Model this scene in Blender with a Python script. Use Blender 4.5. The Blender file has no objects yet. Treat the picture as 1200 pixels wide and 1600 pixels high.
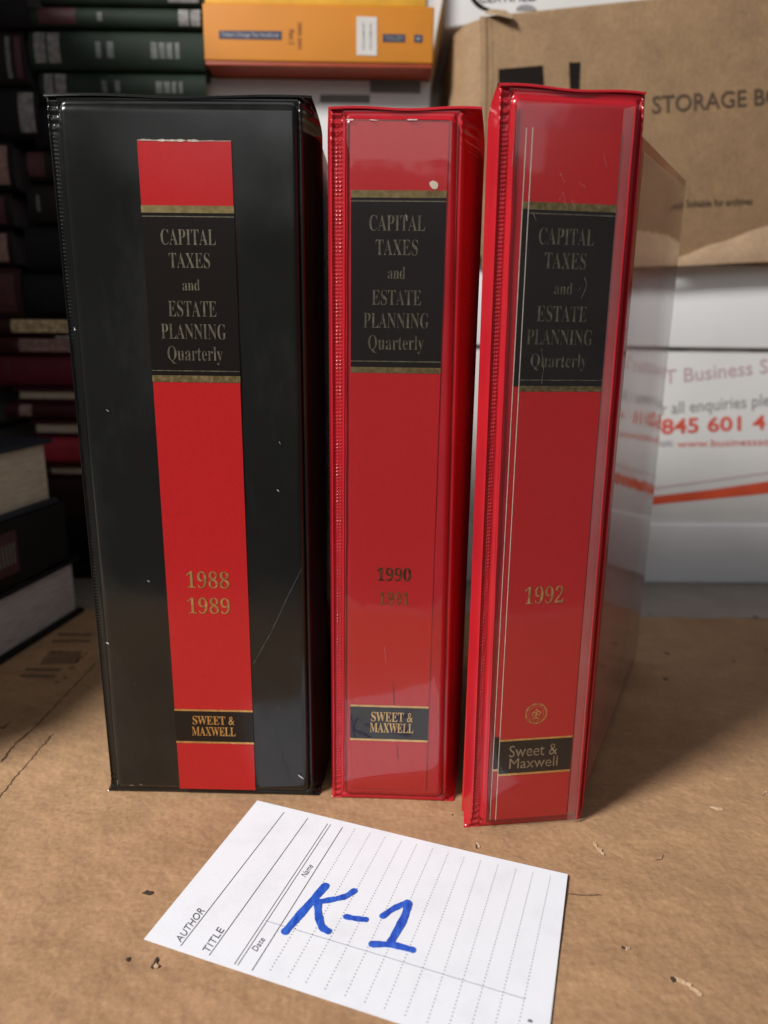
import bpy, bmesh, math, random
import numpy as np
from mathutils import Matrix, Vector
random.seed(7)
S = bpy.context.scene
COL = S.collection
MM = 0.001

# ---------------------------------------------------------------- camera
F_PX, PITCH, ROLL, CAM_H = 1102.7, 0.239, -0.013, 190.07     # calibrated on the 3 x 5 inch card
cd = bpy.data.cameras.new('camera')
cam = bpy.data.objects.new('camera', cd); COL.objects.link(cam); S.camera = cam
_f = np.array([0, math.cos(PITCH), -math.sin(PITCH)])
_u = np.array([0, math.sin(PITCH), math.cos(PITCH)])
_r = np.array([1.0, 0, 0])
RT = _r*math.cos(ROLL) - _u*math.sin(ROLL)
UP = _u*math.cos(ROLL) + _r*math.sin(ROLL)
FW = _f
cam.matrix_world = Matrix(((RT[0], UP[0], -FW[0], 0), (RT[1], UP[1], -FW[1], 0), (RT[2], UP[2], -FW[2], CAM_H*MM), (0, 0, 0, 1)))
cd.sensor_fit = 'VERTICAL'; cd.sensor_height = 36; cd.lens = 36*F_PX/1600
cd.clip_start = 0.01; cd.clip_end = 50
cd.dof.use_dof = True; cd.dof.focus_distance = 0.262; cd.dof.aperture_fstop = 8.0

# ---------------------------------------------------------------- room light
W = bpy.data.worlds.new("World"); S.world = W; W.use_nodes = True
W.node_tree.nodes['Background'].inputs[0].default_value = (0.95, 0.97, 1.0, 1)
W.node_tree.nodes['Background'].inputs[1].default_value = 0.085

def area(name, pos, target, size, power, colour, size_y=None, shape=None):
    l = bpy.data.lights.new(name, 'AREA'); l.energy = power; l.color = colour; l.size = size
    if size_y: l.shape = 'RECTANGLE'; l.size_y = size_y
    if shape: l.shape = shape
    o = bpy.data.objects.new(name, l); COL.objects.link(o); o.location = pos
    o.rotation_euler = (Vector(target)-Vector(pos)).to_track_quat('-Z', 'Y').to_euler()
    return o
KEY_AZ = Vector((-0.84, -0.54, 0)).normalized()
kd, kel = 2.1, math.radians(40)
kp = Vector((0.03, 0.27, 0.05)) + KEY_AZ*kd*math.cos(kel) + Vector((0, 0, kd*math.sin(kel)))
area('ceiling_lamp', kp, (0.03, 0.27, 0.05), 0.46, 61, (1.0, 0.985, 0.95), shape='DISK')
area('window_light', (0.10, -1.7, 1.20), (0, 0.3, 0.2), 2.0, 6.3, (0.97, 0.985, 1.0), size_y=1.0)
S.view_settings.view_transform = 'Standard'; S.view_settings.look = 'None'
S.view_settings.exposure = 0; S.view_settings.gamma = 1

# ---------------------------------------------------------------- measuring helpers (all in millimetres)
EYE = np.array([0, 0, CAM_H])
def ray(px, py): return RT*(px-600)/F_PX - UP*(py-800)/F_PX + FW
def ground(px, py, z=0.0):
    v = ray(px, py); return EYE + v*((z-CAM_H)/v[2])
class Plane:
    """vertical plane through two floor points; s runs along it, d runs backwards from it"""
    def __init__(self, a, b):
        self.o = np.array([a[0], a[1], 0.0]); t = np.array([b[0]-a[0], b[1]-a[1], 0.0])
        self.len = float(np.linalg.norm(t)); self.t = t/self.len
        self.n = np.array([-self.t[1], self.t[0], 0.0])       # pointing away from the viewer
    def sz(self, px, py, d=0.0):
        v = ray(px, py); o = self.o + self.n*d
        k = np.dot(o-EYE, self.n)/np.dot(v, self.n); p = EYE + v*k
        return float(np.dot(p-self.o, self.t)), float(p[2])
    def w(self, s, z, d=0.0): return self.o + self.t*s + self.n*d + np.array([0, 0, z])

# ---------------------------------------------------------------- object helpers
def link(name, me, mat=None, parent=None, smooth=False):
    o = bpy.data.objects.new(name, me); COL.objects.link(o)
    if mat: me.materials.append(mat)
    if smooth:
        for p in me.polygons: p.use_smooth = True
    if parent: o.parent = parent
    return o
def mesh(name, verts, faces, mat=None, parent=None, smooth=False):
    me = bpy.data.meshes.new(name)
    me.from_pydata([tuple(float(c)*MM for c in v) for v in verts], [], faces); me.update()
    return link(name, me, mat, parent, smooth)
def tag(o, label=None, cat=None, group=None, kind=None):
    if label: o['label'] = label
    if cat: o['category'] = cat
    if group: o['group'] = group
    if kind: o['kind'] = kind
    return o
def thing(name, label, cat, group=None):
    o = bpy.data.objects.new(name, None); COL.objects.link(o); o.empty_display_size = 0.01
    return tag(o, label, cat, group)
def hexa(name, c8, mat, parent=None, bevel=0.0, seg=2, smooth=True):
    """c8: bottom ring of 4 then top ring of 4 (mm)"""
    bm = bmesh.new(); v = [bm.verts.new(tuple(float(q)*MM for q in c)) for c in c8]
    for f in ((3, 2, 1, 0), (4, 5, 6, 7), (0, 1, 5, 4), (1, 2, 6, 5), (2, 3, 7, 6), (3, 0, 4, 7)): bm.faces.new([v[i] for i in f])
    bmesh.ops.recalc_face_normals(bm, faces=bm.faces[:])
    if bevel: bmesh.ops.bevel(bm, geom=bm.edges[:], offset=bevel*MM, segments=seg, profile=.6, affect='EDGES')
    me = bpy.data.meshes.new(name); bm.to_mesh(me); bm.free()
    return link(name, me, mat, parent, smooth and bevel > 0)
def pbox(name, pl, s0, s1, z0, z1, d0, d1, mat, parent=None, bevel=0.0, seg=2):
    c = [pl.w(s0, z0, d0), pl.w(s1, z0, d0), pl.w(s1, z0, d1), pl.w(s0, z0, d1),
         pl.w(s0, z1, d0), pl.w(s1, z1, d0), pl.w(s1, z1, d1), pl.w(s0, z1, d1)]
    return hexa(name, c, mat, parent, bevel, seg)
def pquad(name, pl, q, d0, thick, mat, parent=None, bevel=0.0):
    """prism on a plane; q = four picture-measured corners TL TR BR BL; thick goes backwards"""
    sz = [pl.sz(*p, d0) for p in q]
    fr = [pl.w(s, z, d0) for s, z in sz]; bk = [pl.w(s, z, d0+thick) for s, z in sz]
    return hexa(name, [fr[3], fr[2], bk[2], bk[3], fr[0], fr[1], bk[1], bk[0]], mat, parent, bevel)
def grid(name, P, mat, parent=None, smooth=True):
    n, m = len(P), len(P[0])
    v = np.array(P).reshape(-1, 3)*MM
    idx = np.arange(n*m).reshape(n, m)
    f = np.stack([idx[:-1, :-1], idx[:-1, 1:], idx[1:, 1:], idx[1:, :-1]], -1).reshape(-1, 4)
    me = bpy.data.meshes.new(name); me.from_pydata(v.tolist(), [], f.tolist()); me.update()
    return link(name, me, mat, parent, smooth)

# ---------------------------------------------------------------- lettering
def serif(x):
    r = ''
    for ch in x:
        if 'A' <= ch <= 'Z': r += chr(0x1D400+ord(ch)-65)
        elif 'a' <= ch <= 'z': r += chr(0x1D41A+ord(ch)-97)
        elif '0' <= ch <= '9': r += chr(0x1D7CE+ord(ch)-48)
        else: r += ch
    return r
_tc = {}
def text_geo(body, offset=0.0, spacing=1.0, res=3):
    key = (body, offset, spacing)
    if key in _tc: return _tc[key]
    c = bpy.data.curves.new('t', 'FONT'); c.body = body; c.size = 1; c.offset = offset; c.space_character = spacing; c.resolution_u = res
    o = bpy.data.objects.new('t', c); COL.objects.link(o)
    bpy.context.view_layer.update()
    dg = bpy.context.evaluated_depsgraph_get()
    me = bpy.data.meshes.new_from_object(o.evaluated_get(dg))
    V = np.array([v.co[:2] for v in me.vertices]); Fc = [tuple(p.vertices) for p in me.polygons]
    bpy.data.objects.remove(o); bpy.data.curves.remove(c); bpy.data.meshes.remove(me)
    lo, hi = V.min(0), V.max(0); V = (V-lo)/(hi-lo)
    _tc[key] = (V, Fc); return _tc[key]
def text_on(body, corner, mat, parent, offset=0.0, spacing=1.0, name='lettering', flip=True):
    """corner: function (u, v) -> world mm"""
    V, Fc = text_geo(body, offset, spacing)
    return mesh(name, [corner(u, v) for u, v in V], Fc, mat, parent)
def rect_fn(pl, xl, xr, yt, yb, d):
    ym = (yt+yb)/2; s0 = pl.sz(xl, ym, d)[0]; s1 = pl.sz(xr, ym, d)[0]; xm = (xl+xr)/2
    z1 = pl.sz(xm, yt, d)[1]; z0 = pl.sz(xm, yb, d)[1]
    return lambda u, v: pl.w(s0+(s1-s0)*u, z0+(z1-z0)*v, d)
def quad_fn(pl, q, d):
    """q TL TR BR BL"""
    P = [np.array(pl.sz(*p, d)) for p in q]
    def f(u, v):
        a = P[3]*(1-u)+P[2]*u; b = P[0]*(1-u)+P[1]*u; c = a*(1-v)+b*v
        return pl.w(c[0], c[1], d)
    return f
def sheet(name, fn, mat, parent):
    return mesh(name, [fn(0, 0), fn(1, 0), fn(1, 1), fn(0, 1)], [(0, 1, 2, 3)], mat, parent)

# ---------------------------------------------------------------- materials
def new_mat(name):
    m = bpy.data.materials.new(name); m.use_nodes = True
    nt = m.node_tree; return m, nt, nt.nodes, nt.links, nt.nodes['Principled BSDF']
def coords(nt, scale=(1, 1, 1)):
    g = nt.nodes.new('ShaderNodeNewGeometry'); mp = nt.nodes.new('ShaderNodeMapping')
    nt.links.new(g.outputs['Position'], mp.inputs[0]); mp.inputs['Scale'].default_value = scale
    return mp.outputs[0]
def noise(nt, vec, scale, detail=4, rough=.55):
    n = nt.nodes.new('ShaderNodeTexNoise'); nt.links.new(vec, n.inputs['Vector'])
    n.inputs['Scale'].default_value = scale; n.inputs['Detail'].default_value = detail; n.inputs['Roughness'].default_value = rough
    return n.outputs[0]
def ramp(nt, fac, stops):
    r = nt.nodes.new('ShaderNodeValToRGB'); nt.links.new(fac, r.inputs[0])
    e = r.color_ramp.elements
    while len(e) < len(stops): e.new(0.5)
    for k, (p, c) in enumerate(stops):
        e[k].position = p; e[k].color = (c[0], c[1], c[2], 1) if hasattr(c, '__len__') else (c, c, c, 1)
    return r.outputs[0]
def bump(nt, h, strength, dist, prev=None):
    b = nt.nodes.new('ShaderNodeBump'); nt.links.new(h, b.inputs['Height'])
    b.inputs['Strength'].default_value = strength; b.inputs['Distance'].default_value = dist
    if prev: nt.links.new(prev, b.inputs['Normal'])
    return b.outputs[0]
def tone(c, k): return tuple(min(1, x*k) for x in c)
def simple(name, col, rough=.6, var=.12, scale=40, metal=0, spec=.5, bmp=0.0, bscale=900):
    m, nt, N, L, P = new_mat(name); v = coords(nt)
    L.new(ramp(nt, noise(nt, v, scale), [(.3, tone(col, 1-var)), (.7, tone(col, 1+var))]), P.inputs['Base Color'])
    P.inputs['Roughness'].default_value = rough; P.inputs['Metallic'].default_value = metal; P.inputs['Specular IOR Level'].default_value = spec
    if bmp: L.new(bump(nt, noise(nt, v, bscale, 3), bmp, .0002), P.inputs['Normal'])
    return m
def vinyl(name, col, rough=.2, wave=.25, spec=.6, scuff=.35, dust=(.4, .4, .38), smear=.03):
    """soft PVC: fine leather grain, slow waviness, scuffs and dust specks"""
    m, nt, N, L, P = new_mat(name); v = coords(nt)
    base = ramp(nt, noise(nt, v, 25, 5), [(.3, tone(col, .85)), (.7, tone(col, 1.15))])
    sp = nt.nodes.new('ShaderNodeTexVoronoi'); L.new(v, sp.inputs['Vector']); sp.inputs['Scale'].default_value = 260
    dots = ramp(nt, sp.outputs['Distance'], [(.0, 1), (.055, 0)])
    sel = ramp(nt, noise(nt, v, 60, 2), [(.56, 0), (.66, 1)])
    mm = nt.nodes.new('ShaderNodeMath'); mm.operation = 'MULTIPLY'; L.new(dots, mm.inputs[0]); L.new(sel, mm.inputs[1])
    m2 = nt.nodes.new('ShaderNodeMath'); m2.operation = 'MULTIPLY'; L.new(mm.outputs[0], m2.inputs[0]); m2.inputs[1].default_value = .6
    mx = nt.nodes.new('ShaderNodeMix'); mx.data_type = 'RGBA'; L.new(m2.outputs[0], mx.inputs[0]); L.new(base, mx.inputs[6]); mx.inputs[7].default_value = (*dust, 1)
    sm = ramp(nt, noise(nt, coords(nt, (1.6, 1, .7)), 16, 7, .68), [(.48, 0), (.80, smear)])
    mz = nt.nodes.new('ShaderNodeMix'); mz.data_type = 'RGBA'; L.new(sm, mz.inputs[0]); L.new(mx.outputs[2], mz.inputs[6]); mz.inputs[7].default_value = (*dust, 1)
    L.new(mz.outputs[2], P.inputs['Base Color'])
    rr = nt.nodes.new('ShaderNodeMapRange'); L.new(noise(nt, v, 18, 6, .65), rr.inputs[0])
    rr.inputs[1].default_value = .35; rr.inputs[2].default_value = .7
    rr.inputs[3].default_value = rough*(1-scuff*.5); rr.inputs[4].default_value = rough*(1+scuff)
    L.new(rr.outputs[0], P.inputs['Roughness'])
    P.inputs['Specular IOR Level'].default_value = spec
    b = bump(nt, noise(nt, v, 14, 2), wave, .0012)
    b = bump(nt, noise(nt, v, 2600, 2), .05, .0001, b)
    L.new(b, P.inputs['Normal']); return m
def paper_label(name, col, rough=.22, spec=.5, fleck=.5):
    m, nt, N, L, P = new_mat(name); v = coords(nt)
    a = ramp(nt, noise(nt, v, 900, 3, .7), [(.35, tone(col, .94)), (.7, tone(col, 1.06))])
    fl = ramp(nt, noise(nt, v, 420, 2), [(.73, 0), (.80, fleck)])
    mx = nt.nodes.new('ShaderNodeMix'); mx.data_type = 'RGBA'; L.new(fl, mx.inputs[0]); L.new(a, mx.inputs[6]); mx.inputs[7].default_value = (*tone(col, 1.6), 1)
    L.new(mx.outputs[2], P.inputs['Base Color']); P.inputs['Roughness'].default_value = rough; P.inputs['Specular IOR Level'].default_value = spec
    b = bump(nt, noise(nt, v, 16, 2), .25, .001); L.new(b, P.inputs['Normal']); return m
def film(name, haze=.05, rough=.12, refl=1.0):
    m, nt, N, L, P = new_mat(name); N.remove(P); out = N['Material Output']; v = coords(nt)
    tr = N.new('ShaderNodeBsdfTransparent'); tr.inputs[0].default_value = (.97, .97, .965, 1)
    gl = N.new('ShaderNodeBsdfGlossy'); gl.inputs['Roughness'].default_value = rough
    df = N.new('ShaderNodeBsdfDiffuse'); df.inputs[0].default_value = (.75, .73, .72, 1)
    lw = N.new('ShaderNodeLayerWeight'); lw.inputs[0].default_value = .5
    pw = N.new('ShaderNodeMath'); pw.operation = 'POWER'; pw.inputs[1].default_value = 5; L.new(lw.outputs['Facing'], pw.inputs[0])
    fr = N.new('ShaderNodeMath'); fr.operation = 'MULTIPLY_ADD'; fr.inputs[1].default_value = .95; fr.inputs[2].default_value = .045; L.new(pw.outputs[0], fr.inputs[0])
    b = bump(nt, noise(nt, v, 22, 3), .3, .001)
    L.new(b, gl.inputs['Normal'])
    m1 = N.new('ShaderNodeMixShader'); hz = ramp(nt, noise(nt, v, 30, 5, .7), [(.3, haze*.6), (.75, haze*1.5)])
    L.new(hz, m1.inputs[0]); L.new(tr.outputs[0], m1.inputs[1]); L.new(df.outputs[0], m1.inputs[2])
    m2 = N.new('ShaderNodeMixShader'); mu = N.new('ShaderNodeMath'); mu.operation = 'MULTIPLY'; mu.inputs[1].default_value = refl
    L.new(fr.outputs[0], mu.inputs[0]); L.new(mu.outputs[0], m2.inputs[0]); L.new(m1.outputs[0], m2.inputs[1]); L.new(gl.outputs[0], m2.inputs[2])
    L.new(m2.outputs[0], out.inputs[0]); return m
def foil(name, col, rough=.34, wear=.3):
    """stamped gold foil, rubbed away in places"""
    m, nt, N, L, P = new_mat(name); v = coords(nt)
    L.new(ramp(nt, noise(nt, v, 500, 3), [(.35, tone(col, .8)), (.65, tone(col, 1.1))]), P.inputs['Base Color'])
    L.new(ramp(nt, noise(nt, v, 700, 3), [(.3, 1-wear), (.6, 1)]), P.inputs['Metallic'])
    P.inputs['Roughness'].default_value = rough; return m
def cardboard(name, col, flute=(1, 0, 0), fl_scale=95, bump_s=.25, marks=.10, speck=.45):
    m, nt, N, L, P = new_mat(name); v = coords(nt)
    big2 = ramp(nt, noise(nt, coords(nt, (1, 1.25, 1)), 42, 7, .74), [(.28, .80), (.52, 1.0), (.74, 1.18)])
    big = ramp(nt, noise(nt, v, 9, 5, .6), [(.28, tone(col, 1-marks)), (.72, tone(col, 1+marks))])
    fib = ramp(nt, noise(nt, coords(nt, (1, 1.3, 1)), 420, 4, .7), [(.25, .80), (.75, 1.16)])
    mu = N.new('ShaderNodeMix'); mu.data_type = 'RGBA'; mu.blend_type = 'MULTIPLY'; mu.inputs[0].default_value = 1
    L.new(big, mu.inputs[6]); L.new(fib, mu.inputs[7])
    mw = N.new('ShaderNodeMix'); mw.data_type = 'RGBA'; mw.blend_type = 'MULTIPLY'; mw.inputs[0].default_value = 1; L.new(mu.outputs[2], mw.inputs[6]); L.new(big2, mw.inputs[7]); mu = mw
    st = ramp(nt, noise(nt, v, 38, 4, .65), [(.62, 0), (.80, speck)])
    sc = ramp(nt, noise(nt, coords(nt, (1.0, 1.6, 1)), 60, 7, .75), [(.60, 0), (.74, .5)])
    ms = N.new('ShaderNodeMix'); ms.data_type = 'RGBA'; L.new(sc, ms.inputs[0]); L.new(mu.outputs[2], ms.inputs[6]); ms.inputs[7].default_value = (*tone(col, 1.32), 1); mu = ms
    m2 = N.new('ShaderNodeMix'); m2.data_type = 'RGBA'; L.new(st, m2.inputs[0]); L.new(mu.outputs[2], m2.inputs[6]); m2.inputs[7].default_value = (*tone(col, .62), 1)
    L.new(m2.outputs[2], P.inputs['Base Color'])
    P.inputs['Roughness'].default_value = .72; P.inputs['Specular IOR Level'].default_value = .3
    wv = N.new('ShaderNodeTexWave'); wv.bands_direction = 'DIAGONAL' if 'sheet' in name else 'X'; wv.inputs['Scale'].default_value = fl_scale; wv.inputs['Distortion'].default_value = .6
    mp = coords(nt, flute if max(flute) > 0 else (1, 1, 1)); L.new(mp, wv.inputs['Vector'])
    b = bump(nt, wv.outputs['Fac'], bump_s*.25, .0004)
    b = bump(nt, noise(nt, v, 30, 4), bump_s, .0022, b)
    b = bump(nt, noise(nt, v, 240, 3), bump_s*.9, .0004, b)
    vo = N.new('ShaderNodeTexVoronoi'); L.new(v, vo.inputs['Vector']); vo.inputs['Scale'].default_value = 55
    pit = ramp(nt, vo.outputs['Distance'], [(.0, 0), (.10, 1)])
    b = bump(nt, pit, bump_s*.5, .0005, b)
    L.new(b, P.inputs['Normal']); return m
def pages(name, col, scale=700):
    m, nt, N, L, P = new_mat(name); v = coords(nt, (.6, .6, 6))
    L.new(ramp(nt, noise(nt, v, scale*.2, 3, .7), [(.3, tone(col, .72)), (.7, tone(col, 1.12))]), P.inputs['Base Color'])
    P.inputs['Roughness'].default_value = .85
    L.new(bump(nt, noise(nt, v, scale*.3, 2), .4, .0004), P.inputs['Normal']); return m
def card_stock():
    m, nt, N, L, P = new_mat('index_card_stock'); v = coords(nt)
    L.new(ramp(nt, noise(nt, v, 60, 4, .6), [(.25, (.73, .755, .815)), (.5, (.795, .82, .88)), (.8, (.81, .835, .90))]), P.inputs['Base Color'])
    P.inputs['Roughness'].default_value = .62; P.inputs['Specular IOR Level'].default_value = .3
    L.new(bump(nt, noise(nt, v, 700, 3), .12, .0002), P.inputs['Normal']); return m

M = {}
M['red_vinyl'] = vinyl('red_vinyl', (.42, .013, .021), rough=.17, spec=.55, scuff=.3, dust=(.7, .25, .25))
M['red_cover'] = vinyl('red_cover_vinyl', (.46, .018, .010), rough=.10, wave=.05, spec=.8, scuff=.5, dust=(.6, .3, .3))
M['black_vinyl'] = vinyl('black_vinyl', (.0085, .0085, .0078), rough=.15, spec=.55, scuff=.7, dust=(.34, .34, .32), smear=.05)
M['black_cover'] = vinyl('black_cover_vinyl', (.008, .008, .008), rough=.3)
M['label_red'] = paper_label('label_red_paper', (.44, .013, .015))
M['label_black'] = paper_label('label_black_ink', (.011, .008, .007), spec=.35, fleck=.2)
M['foil'] = foil('gold_foil', (.80, .52, .20))
M['foil_bar'] = foil('dull_gold_bar', (.24, .175, .075), rough=.45, wear=.7)
M['foil_dim'] = foil('gold_foil_dim_reflection', (.17, .15, .105), rough=.45, wear=.8)  # same gold foil, darkened: the dim surroundings it mirrors are put into the colour
M['foil_dark'] = foil('gold_foil_dark_reflection', (.10, .045, .012), rough=.5, wear=.9)  # date foil with its dark reflection painted in as brown
M['film'] = film('clear_pocket_film', haze=.003, rough=.045, refl=1.25)
M['film_b'] = film('clear_pocket_film_hazy', haze=.008, rough=.05, refl=.8)
M['cover_film'] = film('cover_pocket_film', haze=.12, rough=.045, refl=1.0)
M['torn'] = simple('torn_paper_edge', (.62, .55, .48), .9, .2, 400)
M['weld'] = simple('weld_line', (.75, .35, .35), .3)
M['sheet_paper'] = pages('loose_leaf_pages', (.62, .60, .55))
M['ink'] = simple('grey_print', (.10, .10, .12), .7)
M['ink_faint'] = simple('faint_print', (.34, .35, .40), .7)
M['card'] = card_stock()
def marker():
    m, nt, N, L, P = new_mat('blue_marker_ink'); v = coords(nt)
    L.new(ramp(nt, noise(nt, coords(nt, (3, 1, 1)), 170, 5, .65), [(.28, (.010, .045, .36)), (.5, (.02, .10, .56)), (.72, (.05, .18, .70))]), P.inputs['Base Color'])
    P.inputs['Roughness'].default_value = .4; return m
M['marker'] = marker()

# ================================================================= THE SETTING
table = mesh('table', [(-1400, 22, -4), (1400, 22, -4), (1400, 1300, -4), (-1400, 1300, -4)], [(0, 1, 2, 3)], simple('grey_table_top', (.33, .29, .255), .55, .15, 18, bmp=.2))
tag(table, kind='structure')
wall = mesh('wall', [(-1400, 900, -4), (1400, 900, -4), (1400, 900, 1300), (-1400, 900, 1300)], [(0, 1, 2, 3)], simple('wall_paint', (.10, .09, .085), .8))
tag(wall, kind='structure')

# cardboard sheet everything stands on -------------------------------------------------
M['kraft_top'] = cardboard('kraft_sheet', (.41, .243, .132), flute=(0.35, 1, 0), fl_scale=60, bump_s=.95, marks=.17)
sheet_t = thing('cardboard_sheet', 'brown corrugated cardboard sheet lying flat under the binders and the white card', 'cardboard')
N_ = 120
def zc(x, y): return 0.0
from mathutils import noise as mn
xs = np.linspace(-620, 620, 420); ys = np.linspace(46, 474, 160)
def dent(x, y):
    return min(0, .55*mn.noise(Vector((x*.022, y*.03, 1.7)))+.22*mn.noise(Vector((x*.07, y*.11, 4.2))))-.05
top = [[(x, y + (1.2*math.sin(x*.021)+.8*math.sin(x*.13) if j == len(ys)-1 else 0), dent(x, y)) for x in xs] for j, y in enumerate(ys)]
grid('liner', top, M['kraft_top'], sheet_t)
edge = [[(x, 474+1.2*math.sin(x*.021)+.8*math.sin(x*.13), z) for x in xs] for z in (0, -3.9)]
grid('cut_edge', edge, cardboard('kraft_edge', (.25, .17, .10)), sheet_t)

def ribbon(name, pts, width, mat, parent, lift=.15, jitter=0.0, conv=None, taper=True):
    P = [np.array(p, float) for p in pts]; Q = []
    for a, b in zip(P[:-1], P[1:]):
        n = max(2, int(np.linalg.norm(b-a)/1.2)) if jitter else 1
        for k in range(n): Q.append(a+(b-a)*k/n)
    Q.append(P[-1]); V = []
    if jitter: Q = [q+np.array([random.gauss(0, jitter), random.gauss(0, jitter), 0]) for q in Q]
    for i, q in enumerate(Q):
        t = Q[min(i+1, len(Q)-1)]-Q[max(i-1, 0)]; t = t/max(np.linalg.norm(t), 1e-6)
        n = np.array([-t[1], t[0], 0]); w = width/2*(random.uniform(.5, 1.3) if jitter else 1)
        if taper and i in (0, len(Q)-1): w *= .2
        V += [q+n*w+(0, 0, lift), q-n*w+(0, 0, lift)]
    return mesh(name, V, [(2*i, 2*i+1, 2*i+3, 2*i+2) for i in range(len(Q)-1)], mat, parent)
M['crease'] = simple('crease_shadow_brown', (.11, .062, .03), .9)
M['print_brown'] = simple('faded_print', (.21, .125, .065), .8, .3, 200)
g = ground
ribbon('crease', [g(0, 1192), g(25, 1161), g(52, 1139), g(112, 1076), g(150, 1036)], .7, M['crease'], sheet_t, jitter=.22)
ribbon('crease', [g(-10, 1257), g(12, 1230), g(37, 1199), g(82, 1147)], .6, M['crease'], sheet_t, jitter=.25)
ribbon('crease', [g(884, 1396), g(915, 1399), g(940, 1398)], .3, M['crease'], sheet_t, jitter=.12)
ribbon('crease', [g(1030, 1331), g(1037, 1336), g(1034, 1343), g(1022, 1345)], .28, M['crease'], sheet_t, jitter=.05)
for q in (((92, 988), (145, 989), (143, 993), (90, 993)), ((84, 999), (143, 999), (139, 1003), (80, 1003)), ((79, 1016), (128, 1017), (122, 1036), (62, 1037)),
          ((42, 1043), (97, 1044), (93, 1048), (38, 1048)), ((34, 1053), (88, 1054), (84, 1059), (30, 1058))):
    mesh('barcode_bar', [g(*p, .15) for p in q], [(0, 1, 2, 3)], M['print_brown'], sheet_t)
for (x, y) in ((112, 1044), (120, 1033), (134, 1022), (100, 1060), (88, 1067), (127, 1028)):
    ribbon('barcode_digit', [g(x-3, y+2), g(x+1, y-3), g(x+4, y+1)], 1.1, M['print_brown'], sheet_t, jitter=.3)
ribbon('pen_mark', [g(-4, 1133), g(5, 1139), g(16, 1127)], 1.3, simple('pen_black', (.02, .02, .02), .5), sheet_t, lift=.2)

def blob(name, px, py, rx, ry, mat, parent, z=.2, hump=.25, n=11):
    c = g(px, py); V = [(c[0], c[1], z+hump)]; a0 = random.random()*6
    for k in range(n):
        a = a0+k*2*math.pi/n; q = random.uniform(.55, 1.25)
        V.append((c[0]+rx*q*math.cos(a), c[1]+ry*q*math.sin(a), z*.2))
    return mesh(name, V, [(0, k+1, (k+1) % n+1) for k in range(n)], mat, parent, smooth=True)
M['dirt'] = simple('dirt_mark', (.045, .028, .018), .9)
M['pale_fibre'] = simple('torn_liner', (.50, .34, .215), .9, .2, 500)
for x, y, rx, ry in ((230, 1395, 2.2, 1.1), (243, 1503, .8, 1.8), (238, 1511, .7, .7), (745, 1322, .55, 1.5), (707, 1273, .5, .5), (200, 1499, .7, 1.1),
                     (1042, 1021, 1.6, 1.8), (1181, 964, 1.8, 2.2), (1040, 1061, 1.8, 1.6), (1146, 1033, 1.2, 1.4), (1015, 960, 1.3, 1.5), (1001, 990, 1.2, 1.3),
                     (974, 1481, .6, .9), (1053, 1530, .9, 1.5), (1197, 1015, 1, 1)):
    blob('dirt_speck', x, y, rx, ry, M['dirt'], sheet_t)
for pts in ([(927, 1316), (934, 1326), (944, 1336)], [(1055, 1530), (1072, 1538), (1082, 1545), (1097, 1556)], [(976, 1482), (984, 1483)], [(745, 1318), (750, 1324)],
            [(1197, 1238), (1190, 1242)], [(240, 1507), (247, 1512)], [(1110, 1262), (1130, 1266)]):
    P0 = [g(*p) for p in pts]; P = []; V = []; fcs = []
    for a, b in zip(P0[:-1], P0[1:]):
        for k in range(4): P.append(a+(b-a)*k/4+np.array([random.gauss(0, .25), random.gauss(0, .25), 0]))
    P.append(P0[-1])
    for i, p in enumerate(P):
        w = random.uniform(.6, 1.3)*(.25 if i in (0, len(P)-1) else 1); V += [(p[0]-w*.5, p[1]-w*.6, .05), (p[0]+w*.3, p[1]+w*.7, random.uniform(.15, .6))]
    mesh('torn_fibre', V, [(2*i, 2*i+1, 2*i+3, 2*i+2) for i in range(len(P)-1)], M['pale_fibre'], sheet_t)

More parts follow.
